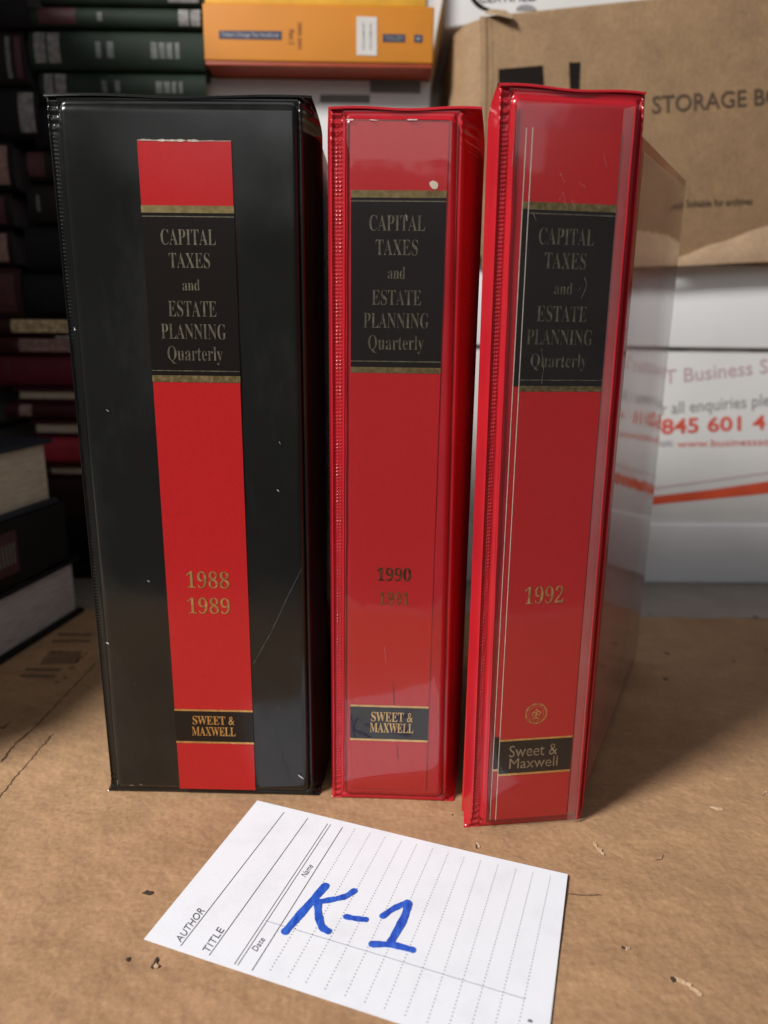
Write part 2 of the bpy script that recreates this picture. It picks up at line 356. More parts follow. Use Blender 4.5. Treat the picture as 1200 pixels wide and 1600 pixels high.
# ================================================================= THE THREE BINDERS
GRP = 'red and black loose leaf binders standing in a row'
def lerp(a, b, t): return a+(b-a)*t
def make_binder(label, A, B, top_y, xt, xb, yt, yb, dep, vin, cov, columns, rim_px):
    """A, B: floor points (picture) of the spine plane. xt / xb: picture x of
       [outer left, rib start, panel left, panel right, outer right] near the top (row yt) and the bottom (row yb)"""
    t = thing('ring_binder', label, 'binder', GRP)
    pl = Plane(ground(*A), ground(*B))
    st = [pl.sz(x, yt) for x in xt]; sb = [pl.sz(x, yb) for x in xb]
    zt = st[2][1]; zb = sb[2][1]
    def s_at(k, z): return lerp(sb[k][0], st[k][0], (z-zb)/(zt-zb))
    H = pl.sz((xt[2]+xt[3])/2, top_y)[1]
    # --- padded front panel, rounded on all four sides, inside a welded rim
    us = np.concatenate([np.linspace(0, .06, 9), np.linspace(.08, .92, 26), np.linspace(.94, 1, 9)])
    zs = np.concatenate([[0, .5, 1.1, 1.8, 2.2, 2.6], np.linspace(3.2, 7, 9), np.linspace(9, H-10, 60), np.linspace(H-8, H-4.0, 9), [H-3.6, H-3.2, H-2.4, H-1.5, H-.6, H]])
    rows = []
    for z in zs:
        s0, s1 = s_at(2, z), s_at(3, z); row = []
        e = min(z, H-z)
        for u in us:
            s = lerp(s0, s1, u); m = min(s-s0, s1-s)
            rr = 2.8; du = max(0, 1-m/rr); dz = max(0, 1-(e-2.4)/3.0)
            k = min(1, math.hypot(du, dz)); d = 2.3*(1-math.sqrt(max(0, 1-k*k)))
            if e < 2.4: d = 1.9-.5*math.sin(math.pi*max(0, e)/2.4)            # the weld bead
            d += .10*math.sin(z*.045+1)*math.sin(u*2.5+.4)+.05*math.sin(z*.17+u*5)
            row.append(pl.w(s, z, d))
        rows.append(row)
    grid('spine_panel', rows, vin, t)
    # rim lip on top of the panel
    rL = pl.sz(rim_px[0], top_y+4)[0]; rR = pl.sz(rim_px[1], top_y+4)[0]
    rim = []
    for a in np.linspace(0, math.pi, 9):
        rim.append([pl.w(lerp(rL, rR, u), H-.7+math.sin(a)*1.0+.35*math.sin(u*9), 1.8-math.cos(a)*.9) for u in np.linspace(0, 1, 40)])
    grid('welded_rim', rim, vin, t)
    # --- ribbed hinges
    def hinge(side):
        n = 30; zz = np.arange(0, H+.01, .22); ends = (0, 2) if side == 'L' else (4, 3)
        rows = []
        for z in zz:
            so, si = s_at(ends[0], z), s_at(ends[1], z); e = min(z, H-z)
            pin = max(0, 1-e/9.0); pin = pin*pin
            row = []
            for i in range(n+1):
                q = i/n                                    # 0 outer .. 1 at the panel
                w = si-so; s = so+w*q
                if side == 'L':
                    d = 2.1 + (dep[0]-2.1)*(1-math.sin(min(1, q/.34)*math.pi/2)) - .9*math.exp(-((q-.26)/.13)**2)
                    cols = columns[0]
                else:
                    r = 1-q; d = dep[1]*r*(r/(r+.10)) + 1.9*math.exp(-(r/.10)**2) - .6*math.exp(-((r-.22)/.12)**2)
                    cols = columns[1]
                fade = min(1, e/10)
                for cq, amp in cols:
                    d -= amp*fade*(.75+.25*math.sin(z*.11+cq*9)+.3*math.sin(z*.63+cq*31))*math.exp(-((q-cq)/.055)**2)*(.35+.65*math.cos(2*math.pi*(z+.25*math.sin(z*.09))/1.32))
                rs = lerp(rL if side == 'L' else rR, si, q); s = lerp(s, rs, pin); d = lerp(d, 1.9, pin)
                if e < 14: d += .35*math.sin(e*2.3)*(1-e/14)*(1 if .25 < q < .9 else 0)
                row.append(pl.w(s, z, d))
            rows.append(row)
        grid('hinge_strip', rows, vin, t)
    hinge('L'); hinge('R')
    # --- covers
    covers = []
    for (p0, p1, z0, z1f, z1b, inward) in cov:
        p0 = np.array([p0[0], p0[1], 0.]); p1 = np.array([p1[0], p1[1], 0.])
        dr = p1-p0; dr /= np.linalg.norm(dr); nn = np.array([dr[1], -dr[0], 0])*inward*2.6
        U = np.array([0, 0, 1.])
        c = [p0+U*z0, p1+U*z0, p1+nn+U*z0, p0+nn+U*z0, p0+U*z1f, p1+U*z1b, p1+nn+U*z1b, p0+nn+U*z1f]
        covers.append((p0, p1, nn))
        hexa('cover', c, M['black_cover'] if vin is M['black_vinyl'] else M['red_cover'], t, bevel=1.2, seg=3)
    # --- pages between the covers
    (a0, a1, an), (b0, b1, bn) = covers
    U = np.array([0, 0, 1.])
    def inn(p, q, f): return p+(q-p)*f
    L0 = inn(a0, a1, .12)+an*1.6; L1 = inn(a0, a1, .95)+an*1.6; R0 = inn(b0, b1, .12)+bn*1.6; R1 = inn(b0, b1, .95)+bn*1.6
    hexa('page_block', [L0+U*12, R0+U*12, R1+U*12, L1+U*12, L0+U*(H-16), R0+U*(H-16), R1+U*(H-16), L1+U*(H-16)], M['sheet_paper'], t)
    return t, pl, H

b1, P1, H1 = make_binder('wide black binder on the left, red and black spine label dated 1988 1989', (172, 1240), (493, 1247), 147,
    [64, 71, 88, 464, 496], [170, 173, 181, 483, 508], 170, 1235, (7, 18), M['black_vinyl'],
    [((-116, 272), (-111, 425), 1, 266, 266, 1), ((-26, 281), (-27, 425), 1, 264, 266, -1)],
    ([(.45, .13), (.62, .09)], [(.2, .1)]), (66, 486))
b2, P2, H2 = make_binder('middle red binder, spine label dated 1990 1991, one white chip near its top', (520, 1250), (700, 1256), 166,
    [508, 514, 537, 716, 768], [516, 520, 534, 692, 722], 190, 1235, (7, 22), M['red_vinyl'],
    [((-21, 271), (-24, 415), 1, 262, 266, 1), ((32.5, 283), (34, 410), 1, 260, 264, -1)],
    ([(.42, .26), (.62, .38), (.82, .30)], [(.35, .3), (.55, .25)]), (512, 754))
b3, P3, H3 = make_binder('red binder on the right turned a little, spine label dated 1992', (742, 1297), (903, 1284), 136,
    [776, 781, 800, 1004, 1032], [734, 739, 752, 909, 924], 170, 1270, (10, 12), M['red_vinyl'],
    [((33.5, 254), (57, 405), 1, 262, 268, 1), ((86.2, 263.5), (157, 403), 2, 259, 274, -1)],
    ([(.50, .30), (.66, .32), (.82, .28)], [(.3, .2)]), (780, 1013))

# clear pocket on the outside of the right-hand cover of the turned binder
p0 = np.array([86.2, 263.5, 0.]); p1 = np.array([157, 403, 0.]); dr = (p1-p0)/np.linalg.norm(p1-p0); nn = np.array([dr[1], -dr[0], 0])
rows = []
for j in range(31):
    v = j/30; row = []
    for i in range(25):
        u = .02+.955*i/24; z = lerp(8, lerp(254, 270, u), v)
        row.append(p0+(p1-p0)*u+nn*(.5+.10*math.sin(u*7+v*3)+.06*math.sin(v*19))+np.array([0, 0, z]))
    rows.append(row)
grid('clear_pocket', rows, M['cover_film'], b3)

# ---- labels --------------------------------------------------------------------------
def strip(pl, xl_t, xl_b, xr_t, xr_b, yt, yb, d):
    """function giving a rectangle on the label between two picture rows y0..y1 measured down its left edge"""
    s0t, zt = pl.sz(xl_t, yt, d); s0b, zb = pl.sz(xl_b, yb, d); s1t = pl.sz(xr_t, yt, d)[0]; s1b = pl.sz(xr_b, yb, d)[0]
    def f(y0, y1, dd=0.0, ex=0.0):
        z1 = pl.sz(lerp(xl_t, xl_b, (y0-yt)/(yb-yt)), y0, d)[1]; z0 = pl.sz(lerp(xl_t, xl_b, (y1-yt)/(yb-yt)), y1, d)[1]
        def q(u, v):
            z = lerp(z0, z1, v); k = (zt-z)/(zt-zb); a = lerp(s0t, s0b, k)-ex; b = lerp(s1t, s1b, k)+ex
            return pl.w(lerp(a, b, u), z, d-dd)
        return q
    return f
def label_slab(name, fn, mat, parent, thick=.16, wav=0.0):
    n, m = 6, 60; rows = []
    for j in range(m+1):
        rows.append([fn(i/n, j/m) for i in range(n+1)])
    return grid(name, rows, mat, parent)
D0 = -.30
def title(pl, lab, rows, mat, d):
    for txt, xl, xr, yt, yb, off in rows:
        text_on(serif(txt), rect_fn(pl, xl, xr, yt, yb, d), mat, lab, offset=off)

# binder 1
f = strip(P1, 214, 281, 361, 399, 219, 1232, D0)
lab = label_slab('label', f(219, 1232), M['label_red'], b1); lab['label'] = 'red paper label with black title band, torn along its top edge'
sheet('title_band', f(332, 586, .06, .15), M['label_black'], lab)
for y0, y1 in ((320.5, 332), (586, 596.5)): sheet('gold_bar', f(y0, y1, .09, .15), M['foil_bar'], lab)
for y0, y1 in ((337, 338.4), (578, 579.4)): sheet('gold_line', f(y0, y1, .10), M['foil_dim'], lab)
sheet('publisher_band', f(1108, 1160, .06, .1), M['label_black'], lab)
for y0, y1 in ((1107.5, 1110.3), (1157.5, 1160.3)): sheet('gold_line', f(y0, y1, .10, .1), M['foil'], lab)
title(P1, lab, [('CAPITAL', 251, 337, 358, 383, -.009), ('TAXES', 264, 328, 395, 419, -.009), ('and', 285, 312, 437, 454, -.009), ('ESTATE', 263, 338, 470, 495, -.009),
                ('PLANNING', 252, 353, 506, 530, -.009), ('Quarterly', 262, 348, 541, 570, -.009)], M['foil_dim'], D0-.14)
title(P1, lab, [('1988', 291, 358, 893, 919, -.01), ('1989', 293, 359, 934, 959, -.01), ('SWEET &', 301, 366, 1119, 1132.5, 0), ('MAXWELL', 300, 368, 1136, 1150, 0)], M['foil'], D0-.14)
V = []; n = 40; fe = f(219, 1232)
for i in range(n+1):
    w = .15+.2*abs(math.sin(i*.45))+random.uniform(-.1, .2); p = fe(i/n, 1.0)
    V += [p+np.array([0, -.12, -.05]), p+np.array([0, -.25, w*.8 if i < 26 else w*.35]), p+np.array([0, -.16, -w*.7 if 8 < i < 30 else -.12])]
mesh('torn_edge', V, [(3*i, 3*i+3, 3*i+4, 3*i+1) for i in range(n)]+[(3*i+2, 3*i+5, 3*i+3, 3*i) for i in range(n)], M['torn'], lab)

# binder 2
f = strip(P2, 548.5, 547, 702, 665.5, 187, 1231, D0)
lab = label_slab('label', f(187, 1231), M['label_red'], b2); lab['label'] = 'red paper label with black title band'
sheet('title_band', f(308, 573, .06), M['label_black'], lab)
for y0, y1 in ((297, 308.5), (573, 582)): sheet('gold_bar', f(y0, y1, .09), M['foil_bar'], lab)
for y0, y1 in ((313, 314.8), (563, 564.8)): sheet('gold_line', f(y0, y1, .10), M['foil_dim'], lab)
sheet('publisher_band', f(1102, 1155, .06), M['label_black'], lab)
for y0, y1 in ((1100.5, 1103.4), (1153, 1156)): sheet('gold_line', f(y0, y1, .10), M['foil'], lab)
title(P2, lab, [('CAPITAL', 577, 664.5, 336, 361, -.009), ('TAXES', 587, 653, 374, 399, -.009), ('and', 606, 633, 417, 436, -.009), ('ESTATE', 581, 658, 453, 477, -.009),
                ('PLANNING', 568, 670, 489, 513, -.009), ('Quarterly', 575, 662, 524, 553, -.009)], M['foil_dim'], D0-.14)
title(P2, lab, [('1990', 589, 642, 887, 908, 0)], M['foil_dark'], D0-.14)
title(P2, lab, [('1991', 592, 639, 925, 945, -.005)], foil('brown_date_foil', (.30, .12, .035), .5, .9), D0-.14)  # darker, browner foil for this date
title(P2, lab, [('SWEET &', 580, 645, 1113, 1128, 0), ('MAXWELL', 578, 646, 1130, 1145, 0)], M['foil'], D0-.14)
# white chip and crack line in the label
c = P2.sz(678, 289, D0-.2); V = [P2.w(c[0], c[1], D0-.2)]
for k in range(14):
    a = k*2*math.pi/14; V.append(P2.w(c[0]+1.45*math.cos(a)*(1+.1*math.sin(3*a))-.35*math.sin(a), c[1]+1.35*math.sin(a), D0-.16))
mesh('paint_chip', V, [(0, k+1, (k+1) % 14+1) for k in range(14)], simple('chip_cream', (.62, .55, .45), .6), lab)
for (x0, y0, x1, y1) in ((614, 1070, 616, 1101), (620, 1165, 622, 1186)):
    a = P2.sz(x0, y0, D0-.2); b = P2.sz(x1, y1, D0-.2)
    mesh('crack', [P2.w(a[0]-.12, a[1], D0-.16), P2.w(a[0]+.12, a[1], D0-.16), P2.w(b[0]+.2, b[1], D0-.16), P2.w(b[0]-.2, b[1], D0-.16)], [(0, 1, 2, 3)], simple('crack_brown', (.10, .012, .012), .7), lab)

# binder 3: an older label peeps out on the left behind the newer one
f = strip(P3, 823, 765.5, 950, 860, 200, 1283, -.12)
lab2 = label_slab('label', f(200, 1280), M['label_red'], b3); lab2['label'] = 'edge of an older red label behind the front one'
sheet('title_band', f(326, 604, .04), M['label_black'], lab2); sheet('gold_bar', f(315, 326, .05), M['foil_bar'], lab2)
sheet('publisher_band', f(1152, 1205, .04), M['label_black'], lab2); sheet('gold_line', f(1202, 1205.5, .06), M['foil'], lab2)
for fn_, nm in ((f, 'old'),):
    q = f(200, 1280, .08); mesh('paper_edge', [q(0, 0)-P3.t*.22, q(0, 0)+P3.t*.05, q(0, 1)+P3.t*.05, q(0, 1)-P3.t*.22], [(0, 1, 2, 3)], M['torn'], lab2)
f = strip(P3, 833, 774.5, 973, 884, 199, 1281, D0)
lab = label_slab('label', f(199, 1281), M['label_red'], b3); lab['label'] = 'red paper label with black title band and small round emblem'
sheet('title_band', f(327, 603, .06), M['label_black'], lab)
for y0, y1 in ((315, 327), (603, 611.5)): sheet('gold_bar', f(y0, y1, .09), M['foil_bar'], lab)
for y0, y1 in ((332, 333.8), (593, 594.6)): sheet('gold_line', f(y0, y1, .10), M['foil_dim'], lab)
sheet('publisher_band', f(1158, 1212, .06), M['label_black'], lab)
for y0, y1 in ((1156, 1159), (1209.5, 1212.8)): sheet('gold_line', f(y0, y1, .10), M['foil'], lab)
q = f(199, 1281, .05); mesh('paper_edge', [q(0, 0)-P3.t*.25, q(0, 0)+P3.t*.05, q(0, 1)+P3.t*.05, q(0, 1)-P3.t*.25], [(0, 1, 2, 3)], M['torn'], lab)
M['foil3'] = foil('soft_gold_foil', (.74, .42, .17), rough=.4, wear=.6)
title(P3, lab, [('CAPITAL', 842, 929, 357, 383, -.010), ('TAXES', 851, 916, 395, 420.5, -.010), ('and', 866, 894.5, 442, 460, -.010), ('ESTATE', 839, 917, 478, 503, -.010),
                ('PLANNING', 823, 926, 515, 539, -.010), ('Quarterly', 829, 916.6, 553, 580, -.010)], M['foil_dim'], D0-.14)
title(P3, lab, [('1992', 820, 880.6, 916, 943, -.009)], M['foil3'], D0-.14)
for txt, xl, xr, yt, yb in (('Sweet &', 796, 871, 1163, 1181), ('Maxwell', 796, 871, 1183, 1199)):
    text_on(txt, rect_fn(P3, xl, xr, yt, yb, D0-.14), foil('publisher_foil', (.36, .29, .20), .45, .8), lab, offset=0)
# emblem: dotted ring of letters round a small shield shape
ec = P3.sz(838, 1115, D0-.14); V = []; Fc = []
def eq(cx, cz, w, h, rot):
    k = len(V); ca, sa = math.cos(rot), math.sin(rot)
    for dx, dz in ((-w, -h), (w, -h), (w, h), (-w, h)): V.append(P3.w(ec[0]+cx+dx*ca-dz*sa, ec[1]+cz+dx*sa+dz*ca, D0-.14-.003*(k % 7)))
    Fc.append((k, k+1, k+2, k+3))
for k in range(26):
    a = k*2*math.pi/26; eq(4.1*math.cos(a), 4.1*math.sin(a), .22+.1*(k % 3), .42, a-math.pi/2+.2*(k % 2))
for k in range(22):
    a = k*2*math.pi/22; eq(3.05*math.cos(a)*.98, 3.05*math.sin(a), .10, .34, a)
for (x, z, w, h, r) in ((-1.1, .5, .75, .32, .6), (.9, .9, .8, .28, -.5), (0, -.4, .3, 1.1, 0), (-.9, -.9, .55, .22, .3), (1, -.5, .6, .24, -.7), (0, -1.9, 1.1, .3, 0), (0, 1.7, .4, .4, .78), (-1.7, -.3, .22, .6, .2), (1.8, .2, .2, .6, -.2)):
    eq(x, z, w, h, r)
mesh('emblem', V, Fc, M['foil3'], lab)

# clear pockets on the red binders
def pocket(pl, q, parent, mat):
    fn = quad_fn(pl, q, -.95)
    rows = []
    for j in range(41):
        v = j/40; row = []
        for i in range(17):
            u = i/16; p = fn(u, v); e = min(u, 1-u)*14; ez = min(v, 1-v)*60
            k = 1-min(1, e)*min(1, ez); row.append(p + pl.n*(.5*k) + pl.n*(.05*math.sin(v*31+u*4)))
        rows.append(row)
    return grid('clear_pocket', rows, mat, parent)
pocket(P2, [(540, 184), (706, 187), (684, 1240), (537, 1236)], b2, M['film'])
pocket(P3, [(806, 160), (994, 164), (902, 1282), (759, 1288)], b3, M['film_b'])
def pocket_edge(pl, q, parent, name='pocket_edge'):
    fn = quad_fn(pl, q, -1.05); rows = [[fn(i/5, j/50)+pl.n*(.12*math.sin(j*.35)*(i/5)) for i in range(6)] for j in range(51)]
    grid(name, rows, M['edge_film'], parent)
M['edge_film'] = film('milky_film_edge', haze=.085, rough=.12, refl=1.0)
pocket_edge(P3, [(975, 170), (991, 166), (901, 1280), (886, 1282)], b3)
# welded seam glints along the pocket edges
def seam(pl, a, b, w, parent, mat, d=-1.0):
    p = pl.sz(*a, d); q = pl.sz(*b, d); rows = []
    for j in range(60):
        k = j/59; s = lerp(p[0], q[0], k); z = lerp(p[1], q[1], k)
        rows.append([pl.w(s+w*math.cos(t)+.05*math.sin(k*60), z, d+.6-w*math.sin(t)*1.2) for t in np.linspace(math.pi, 0, 7)])
    return grid('pocket_seam', rows, mat, parent)
seam(P3, (806, 162), (759, 1286), .45, b3, M['red_vinyl']); seam(P3, (994, 166), (902, 1280), .4, b3, M['red_vinyl'])
seam(P2, (539, 184), (536, 1236), .5, b2, M['red_vinyl']); seam(P2, (540, 184), (706, 187), .35, b2, M['red_vinyl'])

# scratches and nicks on the spines
M['scratch'] = simple('pale_scratch', (.20, .20, .19), .6, .5, 900); M['nick'] = simple('white_nick', (.6, .6, .58), .6)
def scratch(pl, pts, w, mat, parent, d):
    Q = []
    for (a, b) in zip(pts[:-1], pts[1:]):
        for k in range(6): Q.append((lerp(a[0], b[0], k/6), lerp(a[1], b[1], k/6)))
    Q.append(pts[-1]); P = [np.array(pl.sz(x, y, d)) for x, y in Q]; V = []
    for i, p in enumerate(P):
        t = P[min(i+1, len(P)-1)]-P[max(0, i-1)]; t /= np.linalg.norm(t); n = np.array([-t[1], t[0]])*w/2*random.uniform(.3, 1.2)
        for sg in (1, -1): q = p+n*sg; V.append(pl.w(q[0], q[1], d))
    return mesh('scratch', V, [(2*i, 2*i+1, 2*i+3, 2*i+2) for i in range(len(P)-1)], mat, parent)
for pts, w, mt in (([(396, 1037), (425, 985), (448, 935), (471, 889)], .09, 'scratch'), ([(466, 1211), (474, 1217)], .45, 'nick'), ([(202, 1227), (209, 1227)], .4, 'scratch'), ([(218, 1226), (223, 1226)], .35, 'scratch'),
                   ([(230, 907), (234, 909)], .5, 'scratch'), ([(166, 1004), (170, 1006)], .5, 'nick'), ([(436, 690), (438, 694)], .4, 'scratch'), ([(433, 765), (436, 768)], .3, 'nick'), ([(116, 512), (117, 516)], .5, 'nick'),
                   ([(120, 1130), (125, 1150)], .12, 'scratch'), ([(166, 640), (170, 643)], .4, 'scratch')):
    scratch(P1, pts, w, M[mt], b1, -.75)
for pts, w in (([(913, 432), (917, 445), (912, 458), (906, 470)], .1), ([(903, 455), (908, 448)], .08), ([(846, 545), (850, 570), (846, 600)], .12), ([(874, 312), (880, 300), (884, 322)], .08), ([(893, 318), (896, 312), (899, 326)], .08),
               ([(875, 270), (882, 285)], .1), ([(905, 285), (915, 292)], .1), ([(832, 330), (838, 345)], .1), ([(806, 178), (800, 260)], .14), ([(943, 240), (948, 262)], .1)):
    scratch(P3, pts, w, M['scratch'], b3, -1.15)
for pts, w in (([(578, 187), (590, 188)], .25), ([(636, 187), (652, 187)], .35), ([(541, 187), (552, 187)], .4), ([(634, 335), (636, 345)], .12), ([(600, 1010), (604, 1040)], .04)):
    scratch(P2, pts, w, M['nick'], b2, -1.15)

# ================================================================= THE INDEX CARD
card = thing('index_card', 'white printed library card with K-1 in blue marker lying before the binders', 'card')
KA, KB, KC, KD = [np.array(p) for p in ((402, 1250), (225, 1467), (887, 1367), (838, 1674))]
a_, b_, c_ = g(*KA, .4)[:2], g(*KB, .4)[:2], g(*KC, .4)[:2]
ex = c_-a_; el_ = np.linalg.norm(ex); ex = ex/el_; ey = b_-a_; ew_ = np.linalg.norm(ey); ey = ey/ew_
def cardz(x, y):
    p = np.array([x, y])-a_; u = p@ex/el_; v = p@ey/ew_
    return .22 + .5*max(0, (u-.55)/.45)**2 + .2*max(0, 1-u/.25)**2*max(0, v)
def on_card(px, py, lift=.12):
    z = .4
    for _ in range(6):
        p = g(px, py, z); z = cardz(p[0], p[1])+lift
    return p
def cbil(u, v, lift):
    q = a_+ex*el_*u+ey*ew_*v
    if u > .97 and v > .5: pass
    return np.array([q[0], q[1], cardz(q[0], q[1])+lift])
topg = [[cbil(i/40, j/24, 0) for i in range(41)] for j in range(25)]
cs = grid('card_sheet', topg, M['card'], card, smooth=False)
md = cs.modifiers.new('thickness', 'SOLIDIFY'); md.thickness = .00028; md.offset = 1
def cline(p, q, w=.24, mat='ink', name='ruled_line', lift=.12):
    P = [on_card(lerp(p[0], q[0], t), lerp(p[1], q[1], t), lift) for t in np.linspace(0, 1, 12)]; V = []
    for i, c in enumerate(P):
        t = P[min(i+1, 11)]-P[max(i-1, 0)]; t /= np.linalg.norm(t); n = np.array([-t[1], t[0], 0])*w/2; V += [c+n, c-n]
    return mesh(name, V, [(2*i, 2*i+1, 2*i+3, 2*i+2) for i in range(11)], M[mat], card)
cline((444, 1268.7), (282, 1478)); cline((480.7, 1278.5), (326.7, 1492.7)); cline((512, 1286.6), (366, 1506.7), .2); cline((516.5, 1288), (371, 1508.5), .2)
cline((535, 1292.5), (393.5, 1516.5)); cline((415, 1438.5), (821, 1561), .26, 'ink_faint')
tops = [(554, 1296), (578, 1302), (601.5, 1308), (627, 1314), (650.5, 1320), (676, 1326), (700, 1333), (725, 1340), (751, 1345), (778, 1352), (806, 1359), (832.5, 1364), (860, 1369.5)]
crs = [(461, 1451), (488, 1460), (514.5, 1468), (543, 1477), (572, 1486), (601, 1495), (630, 1504), (660, 1514), (692, 1523), (723, 1532), (754, 1542), (786, 1551.5), (819, 1561)]
V = []; Fc = []
for (tx, ty), (qx, qy) in zip(tops, crs):
    A_ = on_card(tx, ty); B_ = on_card(tx+(qx-tx)*1.45, ty+(qy-ty)*1.45); L_ = np.linalg.norm(B_-A_); n = int(L_/1.3)
    for k in range(n):
        c = A_+(B_-A_)*k/n; c[2] = cardz(c[0], c[1])+.12; r = .20; m0 = len(V)
        for s in range(6): V.append(c+np.array([r*math.cos(s*math.pi/3), r*math.sin(s*math.pi/3), 0]))
        Fc.append(tuple(range(m0, m0+6)))
mesh('dotted_rules', V, Fc, M['ink'], card)
def ctext(body, TL, TR, BR, BL, mat='ink'):
    def fn(u, v):
        top = np.array(TL)*(1-u)+np.array(TR)*u; bot = np.array(BL)*(1-u)+np.array(BR)*u; p = bot*(1-v)+top*v
        return on_card(p[0], p[1], .14)
    text_on(body, fn, M[mat], card, name='printed_word')
ctext('AUTHOR', (273.5, 1466.5), (311.5, 1416), (320.5, 1423), (282, 1472.5))
ctext('TITLE', (315.5, 1484), (341, 1447.5), (350.5, 1453), (325, 1489.5))
ctext('Date', (393, 1482), (406.5, 1463), (414.5, 1468), (401, 1487))
ctext('Name', (470, 1366), (482, 1348.5), (489.5, 1353.5), (477.5, 1371))
ctext('1', (824, 1596), (826, 1592), (832, 1594), (831, 1598))
def stroke(pts, w, lift):
    P = [on_card(*p, lift) for p in pts]; Q = []
    for i in range(len(P)-1):
        p0 = P[max(i-1, 0)]; p1 = P[i]; p2 = P[i+1]; p3 = P[min(i+2, len(P)-1)]
        for k in range(8):
            t = k/8; Q.append(.5*((2*p1)+(-p0+p2)*t+(2*p0-5*p1+4*p2-p3)*t*t+(-p0+3*p1-3*p2+p3)*t**3))
    Q.append(P[-1]); V = []; n = len(Q)
    left = []; right = []
    for i, c in enumerate(Q):
        t = Q[min(i+1, n-1)]-Q[max(i-1, 0)]; t[2] = 0; t /= np.linalg.norm(t); nn = np.array([-t[1], t[0], 0])
        ww = w/2*(1+.09*math.sin(i*.8)+.04*math.sin(i*2.1)); left.append(c+nn*ww); right.append(c-nn*ww)
    def cap(c, t, w_):
        nn = np.array([-t[1], t[0], 0]); return [c+nn*w_*math.cos(a)+t*w_*.8*math.sin(a) for a in np.linspace(0, math.pi, 8)]
    t0 = Q[0]-Q[1]; t0[2] = 0; t0 /= np.linalg.norm(t0); t1 = Q[-1]-Q[-2]; t1[2] = 0; t1 /= np.linalg.norm(t1)
    V = left+right; Fc = [(i, n+i, n+i+1, i+1) for i in range(n-1)]
    for c, t in ((Q[0], t0), (Q[-1], t1)):
        k = len(V); V += cap(c, t, w/2*.98); Fc.append(tuple(range(k, k+8)))
    return mesh('marker_stroke', V, Fc, M['marker'], card)
stroke([(509, 1383), (478, 1418), (445, 1456)], 2.9, .20)
stroke([(554, 1391), (540, 1400), (520, 1405), (497, 1409)], 2.35, .24)
stroke([(496, 1407), (497.5, 1430), (503, 1448), (513, 1455)], 2.6, .28)
stroke([(540, 1432), (556, 1435), (572, 1436.5)], 2.25, .20)
stroke([(597, 1432), (614, 1420), (637, 1409)], 2.25, .20)
stroke([(638, 1410), (631, 1434), (610, 1472)], 2.7, .24)
stroke([(580, 1475), (612, 1476), (645, 1484)], 2.4, .28)

# ================================================================= BOXES AND BOOKS BEHIND
M['carton_white'] = simple('white_carton', (.66, .655, .65), .6, .05, 14, bmp=.3, bscale=120)
M['carton_grey'] = simple('grey_print_block', (.14, .14, .13), .6)
M['carton_rim'] = simple('white_carton_rim', (.76, .77, .79), .5, .04, 12)
M['kraft_box'] = cardboard('kraft_storage_box', (.30, .188, .102), flute=(1, 0, 0), fl_scale=70, bump_s=.18, marks=.08, speck=.2)
M['kraft_light'] = cardboard('kraft_flap', (.37, .25, .155), bump_s=.2)
M['black_print'] = simple('black_print', (.014, .010, .008), .9, spec=.15)
M['brown_print'] = simple('dark_brown_print', (.075, .045, .028), .7)
M['red_print'] = simple('red_print', (.62, .09, .06), .6)
M['pink_print'] = simple('pale_red_print', (.52, .36, .37), .6)
M['grey_text'] = simple('grey_text_print', (.26, .26, .27), .6)
M['orange_print'] = simple('orange_print', (.66, .085, .03), .55)

# white document carton at the right ---------------------------------------------------
wb = thing('document_carton', 'white business carton with red phone number and orange stripe under the brown box', 'carton')
PW = Plane((40, 558), (400, 566))
def z_at(px, py, d=0): return PW.sz(px, py, d)[1]
sL, sR = 4, 420
pbox('carton_body', PW, sL, sR, -4, z_at(1130, 546), 0, 270, M['carton_white'], wb, bevel=1.2)
pbox('lid', PW, sL-3, sR+3, z_at(1130, 544.5), z_at(1130, 413.5), -3.5, 274, M['carton_rim'], wb, bevel=1.6)
pbox('base_rim', PW, sL-3, sR+3, -4, z_at(1100, 818), -3.5, 273, M['carton_rim'], wb, bevel=1.8)
# dark wavy strip painting the shade in the gap under the lid
rows = []
sgap = np.linspace(sL, sR, 120); zg = z_at(1130, 545)
for k, off in enumerate((1.0, -1.2)):
    rows.append([PW.w(s, zg+off*(1+.4*math.sin(s*.05)+.3*math.sin(s*.21)) if k else zg+1.0, -.6) for s in sgap])
grid('lid_gap_shade', rows, simple('gap_shade_dark', (.05, .045, .045), .9), wb)
def wtext(body, q, mat, off=0.0, sp=1.0): text_on(body, quad_fn(PW, q, -.35), M[mat], wb, offset=off, spacing=sp)
wtext('BT Business Solutions', [(1022, 580), (1305, 549), (1305, 571), (1022, 602)], 'pink_print')
wtext('For all enquiries please call', [(1009, 632), (1272, 609), (1272, 634), (1009, 656)], 'grey_text')
wtext('0845 601 4', [(1013, 655), (1196, 648), (1196, 671), (1013, 680)], 'red_print', .022)
wtext('visit:', [(1024, 688), (1052, 687), (1052, 697), (1024, 698)], 'grey_text')
wtext('www.businesssolutions', [(1058, 688), (1262, 682), (1262, 694), (1058, 699)], 'red_print')
def band(y_at_left, y_at_right, th_l, th_r, mat, name, d, xl=700, xr=1260):
    n = 30; rows = [[], []]
    for i in range(n+1):
        k = i/n; x = lerp(xl, xr, k); kk = (x-1017)/183
        yc = y_at_left+(y_at_right-y_at_left)*kk + (6*(kk*(kk-1))*.25 if kk < 0 else 0); th = max(1.0, th_l+(th_r-th_l)*kk)
        for r, sg in ((0, -.5), (1, .5)):
            s, z = PW.sz(x, yc+th*sg, d); rows[r].append(PW.w(s, z, d))
    grid(name, rows, mat, wb)
band(784, 761.5, 10, 19, M['orange_print'], 'stripe', -.3)
band(777, 756, 2.2, 2.4, M['red_print'], 'stripe', -.4)
